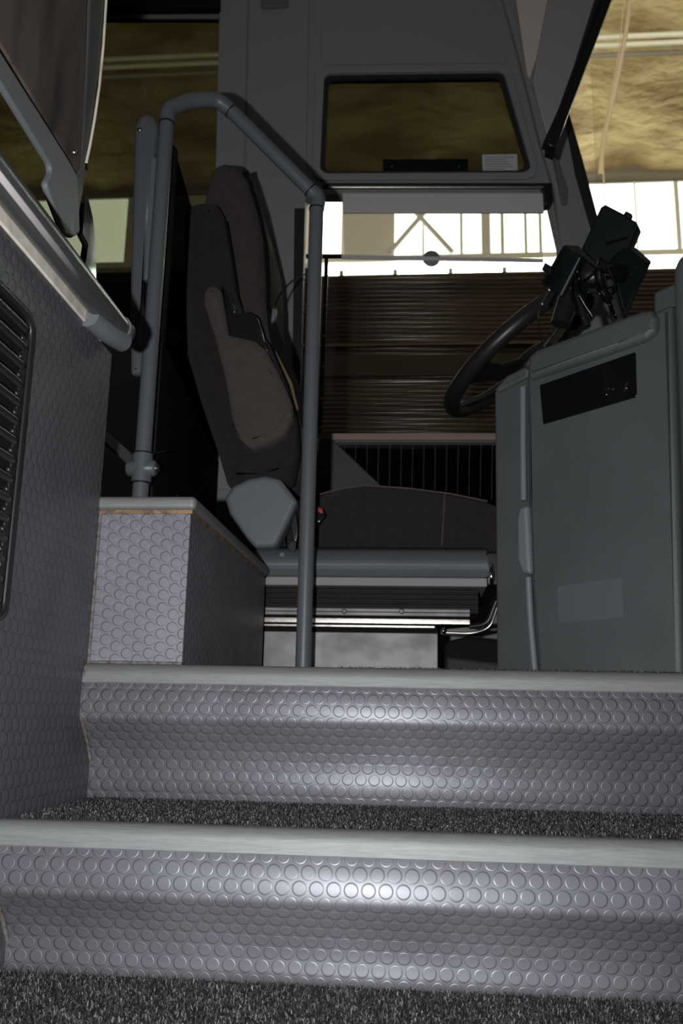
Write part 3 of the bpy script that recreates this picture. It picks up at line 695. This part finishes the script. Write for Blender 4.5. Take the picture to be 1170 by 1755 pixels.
# slide rails
yrl = YS - .03
def bar(name, pa, pb, pxa, pxb, Y, dep, m, bev=.001):
    xa, xb_ = PY(pxa, (pa + pb)/2, Y).x, PY(pxb, (pa + pb)/2, Y).x
    b = MB(); b.box((xa, Y, zy(pb, Y)), (xb_, Y + dep, zy(pa, Y))); return b.build(name, m, tst, bevel=bev)
bar('slide_plate', 1043, 1055, 440, 805, YS - .01, .3, 'galv')
bar('slide_gap', 1054, 1060, 440, 803, YS - .005, .28, 'matblack')
bar('slide_rail', 1059, 1069, 440, 806, YS - .03, .03, 'steel', .002)
bar('slide_rail', 1071, 1075, 440, 745, YS - .032, .03, 'steel')
for px in (590, 688): screw('bolt', YP(YS - .012), px, 1048, .006, 'galv', tst, .006)
bar('riser_shadow_box', 1074, 1088, 440, 750, YS + .0, .3, 'matblack').name = 'shadow_gap'  # black bar painted in for the shadow gap above the plinth
bar('plinth', 1084, 1150, 440, 750, YS - .005, .34, 'galv', .002)
# height lever
b = MB(); b.tube(fillet_path([PY(757, 1084, YS - .04), PY(810, 1086, YS - .04), PY(840, 1076, YS - .05), PY(852, 1040, YS - .05)], .02), .0035, 10); b.build('lever', 'steel', tst)
b = MB(); b.tube(fillet_path([PY(805, 1074, YS - .035), PY(835, 1070, YS - .045), PY(850, 1030, YS - .05)], .02), .006, 10); b.build('lever', 'black', tst)
b = MB(); b.ball(PY(760, 1081, YS - .045), .007); b.build('lever_pivot', 'chrome', tst)
slab('lever_bracket', YP(YS - .03), [(755, 1078), (800, 1074), (835, 1082), (800, 1090), (755, 1088)], .02, 'black', tst, bevel=.002)
# dark plastic hump on the floor to the right of the plinth
thp = thing('floor_duct', PY(800, 1145, YS), 'black plastic duct with a ridge on the cab floor beside the seat plinth', 'duct')
slab('duct_body', YP(YS - .06), [(762, 1100), (800, 1090), (900, 1100), (900, 1160), (762, 1160)], .3, 'matblack', thp, rad=.01, bevel=.01)
slab('duct_ridge', YP(YS - .08), [(764, 1124), (845, 1134), (900, 1140), (900, 1160), (764, 1160)], .05, 'rubber', thp, rad=.008, bevel=.008)

# ================================================================== CONSOLE
cang = math.radians(45) - YAW
# viewer-facing normal of the slanted console side
cdir = (RC @ Vector((1, 0, 0))); 
ang = math.radians(-45) + YAW            # heading of the panel's run, going right and nearer
run = Vector((math.cos(ang), math.sin(ang), 0)); cn = Vector((run.y, -run.x, 0))
pc0 = PZ(850, 1146, Z2)
c0 = PY(850, 1146, 1.66)
CP = Plane((c0.x, c0.y, 0), cn)
print('console', c0, CP.p(1165, 1140), CP.p(905, 610))
tcn = thing('dash_console', (c0.x + .15, c0.y, Z2), 'tall dark grey plastic dashboard console with black plaque at the top of the steps', 'dashboard console')
slab('narrow_panel', CP.off(-.012), [(846, 672), (852, 660), (903, 640), (925, 660), (928, 1165), (850, 1165)], .25, 'console', tcn, rad=.004, bevel=.006)
slab('narrow_top', CP.off(-.002), [(846, 668), (866, 644), (898, 628), (905, 632), (904, 645), (852, 672)], .10, 'console', tcn, rad=.003, bevel=.006)
slab('side_panel', CP, [(900, 648), (903, 618), (1150, 520), (1170, 1165), (920, 1165), (906, 985), (902, 860)], .22, 'console', tcn, rad=.006, bevel=.012)
slab('lid', CP.off(.016), [(901, 628), (904, 610), (918, 597), (1095, 532), (1114, 530), (1123, 542), (1122, 566), (1106, 580), (1060, 597), (903, 650)], .20, 'console', tcn, rad=.008, bevel=.012)
slab('grip_recess', CP.off(.008), [(883, 888), (888, 868), (903, 864), (909, 985), (892, 982), (884, 960)], .03, 'plastic', tcn, rad=.008, bevel=.008)
for nm, pts in (('edge_roll', [(896, 664), (896, 760), (897, 858)]), ('edge_roll', [(905, 990), (909, 1070), (917, 1160)])):
    b = MB(); b.tube([CP.off(.002).p(*q) for q in pts], .0062, 16); b.build(nm, 'plastic', tcn)
plq = slab('plaque', CP.off(.003), [(924, 660), (1088, 603), (1090, 680), (930, 727)], .006, 'glossblack', tcn, rad=.003, bevel=.001)
# worn raised marks left on the plaque
def mark(px, py, r=.0008):
    b = MB(); b.ball(CP.off(.0035).p(px, py), r, 8, 6); return b.build('plaque_mark', 'chrome', plq)
for px, py, r in ((1037, 667, .0009), (1043, 666, .0014), (1050, 667, .0009), (1039, 676, .0013), (1090, 678, .0018), (1031, 680, .0007), (1003, 679, .0007), (1014, 675, .0006), (991, 683, .0006), (981, 685, .0006), (970, 689, .0005)): mark(px, py, r)
slab('plaque_stroke', CP.off(.005), [(1073, 655), (1075.5, 656), (1070, 671), (1067.5, 670)], .002, 'chrome', plq)
slab('faded_patch', CP.off(.0008), [(955, 1005), (1066, 990), (1068, 1058), (957, 1068)], .002, 'console2', tcn, rad=.003)
slab('rear_block', CP.off(-.06), [(1118, 500), (1150, 486), (1175, 486), (1175, 700), (1118, 700)], .10, 'console', tcn, rad=.01, bevel=.008)
slab('seam_strip', CP.off(-.02), [(1118, 540), (1150, 530), (1150, 700), (1118, 700)], .05, 'console', tcn, bevel=.003)
# padded column at the frame's right edge
CP2 = CP.off(.035)
tpc = thing('padded_column', CP2.p(1170, 1140), 'rounded dark grey column beside the dashboard console', 'column')
slab('column_body', CP2, [(1150, 500), (1150, 460), (1160, 437), (1185, 425), (1300, 400), (1330, 1165), (1176, 1165), (1165, 900)], .2, 'console', tpc, rad=.03, bevel=.015)

# ================================================================== STEERING WHEEL
a = math.radians(38); wc = PY(893, 600, 2.26); r_w = .232
t1 = Vector((math.cos(a), 0, math.sin(a))); t2 = Vector((0, 1, 0)); wn = t1.cross(t2)*-1
wn = Vector((-math.sin(a), 0, math.cos(a)))
tsw = thing('steering_wheel', wc, 'black leather steering wheel above the dashboard console', 'steering wheel')
def torus(c, R, r, n, m, parent, name, squash=1):
    vs = []; fs = []; A, B = 72, 18
    for i in range(A):
        th = 2*math.pi*i/A; e = t1*math.cos(th) + t2*math.sin(th)
        for j in range(B):
            ph = 2*math.pi*j/B; vs.append(c + e*(R + r*math.cos(ph)) + wn*r*math.sin(ph)*squash)
    for i in range(A):
        for j in range(B): fs.append((i*B + j, ((i + 1) % A)*B + j, ((i + 1) % A)*B + (j + 1) % B, i*B + (j + 1) % B))
    b = MB(); b.add(vs, fs, True); return b.build(name, m, parent)
torus(wc, r_w, .0215, wn, 'leather', tsw, 'rim')
hubc = wc - wn*.05
b = MB(); b.tube([hubc - wn*.04, hubc - wn*.01, hubc + wn*.02, hubc + wn*.028], .07, 28, True, [.05, .07, .068, .05]); hbo = b.build('hub', 'black', tsw)
for dg_ in (215, 325, 35, 145):
    th = math.radians(dg_); e = t1*math.cos(th) + t2*math.sin(th); s_ = wn.cross(e)
    p, q = hubc + e*.05, wc + e*(r_w - .008)
    pts = [p - s_*.04, (p + q)/2 - s_*.028 - wn*.008, q - s_*.05, q + s_*.05, (p + q)/2 + s_*.028 - wn*.008, p + s_*.04]
    b = MB(); b.prism(pts, wn*.012); b.build('spoke', 'black', tsw, bevel=.003)
b = MB(); b.tube([hubc - wn*.02, hubc - wn*.35], .035, 20); b.build('steering_column', 'black', tsw)
# column stalk shroud
b = MB(); b.tube([hubc - wn*.05 + t2*-.02, hubc - wn*.06 - t2*.14 + t1*.06], .018, 14, True, [.024, .014]); b.build('stalk', 'black', hbo)

# ================================================================== DEVICE CLUSTER
YD = 1.75
D1 = YP(YD)
nd = Vector((-.35, -.85, -.15)).normalized()
def tilted(px, py, Y, n): return Plane(PY(px, py, Y), n)
tdv = thing('display_unit', PY(1040, 440, YD), 'black upright display box topmost in the cluster behind the console', 'display')
pl = tilted(1040, 420, YD + .03, nd)
slab('housing', pl, [(1029, 354), (1037, 350), (1066, 365), (1090, 380), (1093, 387), (1058, 470), (1030, 500), (996, 425)], .045, 'device', tdv, rad=.003, bevel=.005)
slab('latch', pl.off(.0), [(1067, 368), (1072, 361), (1082, 366), (1079, 374)], .02, 'device', tdv, bevel=.002)
slab('face_rib', pl.off(.004), [(1037, 415), (1075, 405), (1073, 410), (1038, 420)], .004, 'glossblack', tdv)
td2 = thing('control_box', PY(965, 470, YD - .05), 'black angular control box at the tip of the cluster above the steering wheel', 'control box')
pl2 = tilted(965, 460, YD - .03, (-.5, -.8, -.1))
slab('housing', pl2, [(965, 420), (994, 440), (962, 508), (925, 486)], .02, 'device', td2, rad=.002, bevel=.002)
b = MB(); f0 = [pl2.p(967, 419), pl2.p(995, 440), pl2.p(963, 507), pl2.p(928, 485)]
b.prism(f0, Vector((.045, .05, .0))); b.build('box_body', 'device', td2, bevel=.002)
slab('button', pl2.off(.006), [(927, 462), (933, 449), (945, 456), (941, 470)], .02, 'device', td2, bevel=.002)
slab('edge_line', pl2.off(.0015), [(992, 441), (994, 442), (961, 506), (959, 505)], .002, 'steel', td2).data.materials[0] = M['plastic']
slab('top_plate', tilted(990, 430, YD - .0, (-.2, -.8, .4)), [(968, 420), (990, 421), (1014, 445), (994, 438)], .006, 'rubber', td2)
td3 = thing('card_reader', PY(1085, 480, YD), 'black wedge shaped reader box nearest the padded column in the cluster', 'card reader')
pl3 = tilted(1085, 480, YD - .02, (.25, -.9, -.1))
slab('housing', pl3, [(1070, 424), (1086, 423), (1117, 449), (1082, 520), (1068, 532), (1060, 500), (1050, 450)], .05, 'device', td3, rad=.002, bevel=.003)
slab('top_edge', pl3.off(.002), [(1080, 426), (1088, 424), (1116, 448), (1110, 450)], .006, 'rubber', td3)
for x, y in ((1083, 469), (1092, 458), (1100, 462)): screw('screw', pl3, x, y, .0018, 'chrome', td3, .002)
tmt = thing('mounting_bracket', PY(1040, 560, YD), 'black bracket arms with loose cables holding the boxes above the console', 'bracket')
b = MB(); b.tube([PY(1044, 482, YD - .03), PY(1062, 560, YD - .03)], .011, 16, True, [.009, .012]); b.build('arm', 'rubber', tmt)
b = MB(); b.tube([PY(990, 505, YD - .02), PY(1006, 560, YD - .02)], .008, 16); b.build('arm', 'black', tmt)
b = MB(); b.tube([PY(975, 505, YD), PY(960, 556, YD)], .020, 18); b.build('arm', 'black', tmt)
b = MB(); b.tube([PY(1085, 500, YD - .01), PY(1066, 545, YD - .01)], .008, 14); b.build('arm', 'black', tmt)
b = MB(); b.ball(PY(1020, 470, YD - .02), .03, 20, 12, (1.3, .8, 1)); b.build('joint', 'black', tmt)
b = MB(); b.ball(PY(1052, 468, YD - .03), .020, 20, 12, (1.4, .8, 1)); b.build('joint', 'glossblack', tmt)
for i in range(11):
    ax, ay = random.uniform(985, 1060), random.uniform(440, 500); bx_, by_ = random.uniform(985, 1075), random.uniform(470, 560)
    mx_, my_ = (ax + bx_)/2 + random.uniform(-22, 22), (ay + by_)/2 + random.uniform(-12, 20)
    b = MB(); b.tube(spline([PY(ax, ay, YD - .035), PY(mx_, my_, YD - .07 + random.uniform(-.01, .02)), PY(bx_, by_, YD - .02)], 8), random.uniform(.0018, .0035), 8); b.build('cable', 'glossblack', tmt)
for px, py in ((1027, 468), (1037, 471), (1009, 501), (1017, 506), (989, 466), (992, 478), (1055, 540), (1000, 545), (1022, 456)):
    b = MB(); b.ball(PY(px, py, YD - .068), .0022, 8, 6); b.build('connector_screw', 'chrome', tmt)
b = MB(); b.tube([PY(940, 500, YD - .06), PY(929, 520, YD - .06)], .0022, 8); b.ball(PY(941, 497, YD - .06), .005, 12, 8); b.ball(PY(929, 521, YD - .06), .004, 12, 8); b.build('toggle', 'steel', tmt)
b = MB(); b.tube(spline([PY(928, 522, YD - .06), PY(922, 545, YD - .06), PY(926, 575, YD - .02), PY(932, 600, YD + .02)], 6), .0014, 6); b.build('cable', 'black', tmt)

# ================================================================== OUTSIDE: HANGAR
YH = 15.0
def hz(py, Y, px=1080): return PY(px, py, Y).z
zs = hz(438, YH); zw0, zw1 = hz(431, YH), hz(312, YH)
xa, xb2 = PY(-400, 400, YH).x, PY(1700, 400, YH).x
gz = -.8
b = MB(); b.box((xa, YH, zw1), (xb2, YH + .2, zw1 + 1.0)); b.box((xa, YH, gz), (xb2, YH + .2, hz(500, YH))); struct(b.build('wall_hangar', 'hangarwall'))
b = MB(); b.box((xa, 3.2, gz - .1), (xb2, YH + .3, gz)); struct(b.build('ground_hangar', 'concrete'))
# glazing, sections between solid bays
def wx_(px, Y=YH): return PY(px, 380, Y).x
wins = [(-330, -20), (20, 217), (553, 585), (676, 1000), (1004, 1158), (1166, 1600)]
for i, (p, q) in enumerate(wins):
    b = MB(); b.box((wx_(p), YH + .05, zw0), (wx_(q), YH + .08, zw1 + .01)); struct(b.build('window_%d' % (6 + i), 'daylight'))
    if p > 100:
        b = MB(); b.box((wx_(p), YH + .05, hz(464, YH)), (wx_(q), YH + .08, hz(441, YH))); struct(b.build('window_%d' % (16 + i), 'daylight'))  # strip of pale wall under the windows, given the panes' glow
b = MB(); b.box((wx_(558), YH + .05, hz(500, YH)), (wx_(1700), YH + .08, hz(441, YH))); struct(b.build('window_30', 'daylight'))  # pale wall band made to emit so it looks brightly lit
prev = xa
solid = []
for p, q in wins: solid.append((prev, wx_(p))); prev = wx_(q)
solid.append((prev, xb2))
b = MB()
for p, q in solid:
    if q > p: b.box((p, YH, zw0 - .05), (q, YH + .2, zw1 + .02))
struct(b.build('trim_20', 'hangarframe'))
b = MB(); b.box((xa, YH - .06, hz(441, YH)), (xb2, YH + .12, zw0)); struct(b.build('trim_21', 'hangarframe'))
k = 22
for px, w in ((725, .04), (790, .05), (832, .16), (860, .06), (900, .05), (925, .05), (1090, .03)):
    b = MB(); x = wx_(px); b.box((x - w/2, YH - .02, zw0), (x + w/2, YH + .06, zw1)); struct(b.build('trim_%d' % k, 'hangarframe')); k += 1
def brace(p0, p1):
    global k
    b = MB(); b.tube([PY(*p0, YH - .1), PY(*p1, YH - .1)], .045, 8); struct(b.build('trim_%d' % k, 'hangarframe')); k += 1
brace((668, 432), (748, 340)); brace((690, 340), (775, 432))
# red sign just above the dark vehicle
o = slab('red_board', YP(YH - .05), [(598, 441), (632, 441), (632, 448), (598, 448)], .05, 'red'); tag(o, 'small red board high on the far hangar wall', 'board')
# insulated roof lining sloping towards us
zr0 = hz(300, YH); yn = 5.0; zn = zr0 + 2.6
b = MB(); nx, ny = 60, 40; vs = []; fs = []
for j in range(ny + 1):
    for i in range(nx + 1):
        x = xa + (xb2 - xa)*i/nx; t = j/ny; y = YH + .2 + (yn - YH - .2)*t
        z = zr0 + (zn - zr0)*math.sin(t*math.pi/2) + .12*math.sin(i*.9)*math.sin(j*.7) + .05*math.sin(i*2.3 + j)
        vs.append((x, y, z))
for j in range(ny):
    for i in range(nx): fs.append((j*(nx + 1) + i, j*(nx + 1) + i + 1, (j + 1)*(nx + 1) + i + 1, (j + 1)*(nx + 1) + i))
b.add(vs, fs, True); o = struct(b.build('ceiling_hangar', 'insul')); md = o.modifiers.new('s', 'SOLIDIFY'); md.thickness = .1
def long_pipe(py, r, Y, label, m='pipe'):
    z = PY(1080, py, Y).z; b = MB(); b.tube([Vector((xa*.7, Y, z)), Vector((xb2*.8, Y, z))], r, 12)
    o = b.build('ceiling_pipe', m); tag(o, label, 'pipe'); return o
long_pipe(62, .035, 9.5, 'upper of the two pale pipes running under the hangar roof')
long_pipe(76, .032, 9.5, 'lower of the two pale pipes running under the hangar roof')
long_pipe(93, .03, 9.8, 'dark thin conduit just under the pale hangar pipes', 'hangarwall')
b = MB(); b.tube(spline([PY(1088, -160, 9.2), PY(1080, -30, 9.2), PY(1074, 40, 9.2), PY(1062, 110, 9.2), PY(1048, 178, 9.2), PY(1034, 240, 9.2), PY(1028, 300, 9.2)], 6), .028, 8); o = b.build('hanging_rope', 'rope'); tag(o, 'thick tan rope hanging in front of the hangar roof lining', 'rope')
b = MB(); b.tube([PY(1086, -160, 9.1), PY(1060, 90, 9.1), PY(1032, 260, 9.1), PY(1036, 350, 9.0), PY(1040, 420, 9.0)], .008, 6); o = b.build('thin_rope', 'rope'); tag(o, 'thin cord hanging across the bright hangar window', 'cord')
# dark ribbed vehicle parked alongside
YV = 5.0; zv = PY(760, 466, YV).z
tve = thing('parked_trailer', (0, YV, gz), 'dark glossy ribbed side of a vehicle parked beyond the driver window', 'vehicle')
b = MB(); b.box((-9, YV, gz + .35), (7, YV + 2.4, zv)); b.build('body_side', 'ribbed', tve, bevel=.02)
b = MB(); zz = PY(700, 592, YV).z; b.box((-9, YV - .02, zz - .006), (7, YV, zz + .006)); b.build('trim_rail', mat('brown_rail', (.16, .11, .07), .5), tve)
b = MB(); zz = PY(700, 650, YV).z; b.box((-9, YV - .012, zz + .02), (7, YV, zz + .15)); b.build('lower_band', mat('olive_band', (.06, .045, .032), .3), tve, bevel=.005)
for px in (584, 677, 772, 865, 1075):
    b = MB(); p = PY(px, 466, YV); b.box((p.x - .012, YV + .01, zv - .005), (p.x + .012, YV + .04, zv + .03)); b.build('roof_clip', 'hangarframe', tve)
for x in (-6, -3.2, 3.6, 6):
    b = MB(); b.tube([Vector((x, YV + .05, gz + .5)), Vector((x, YV + .35, gz + .5))], .5, 32); b.build('wheel', 'rubber', tve)
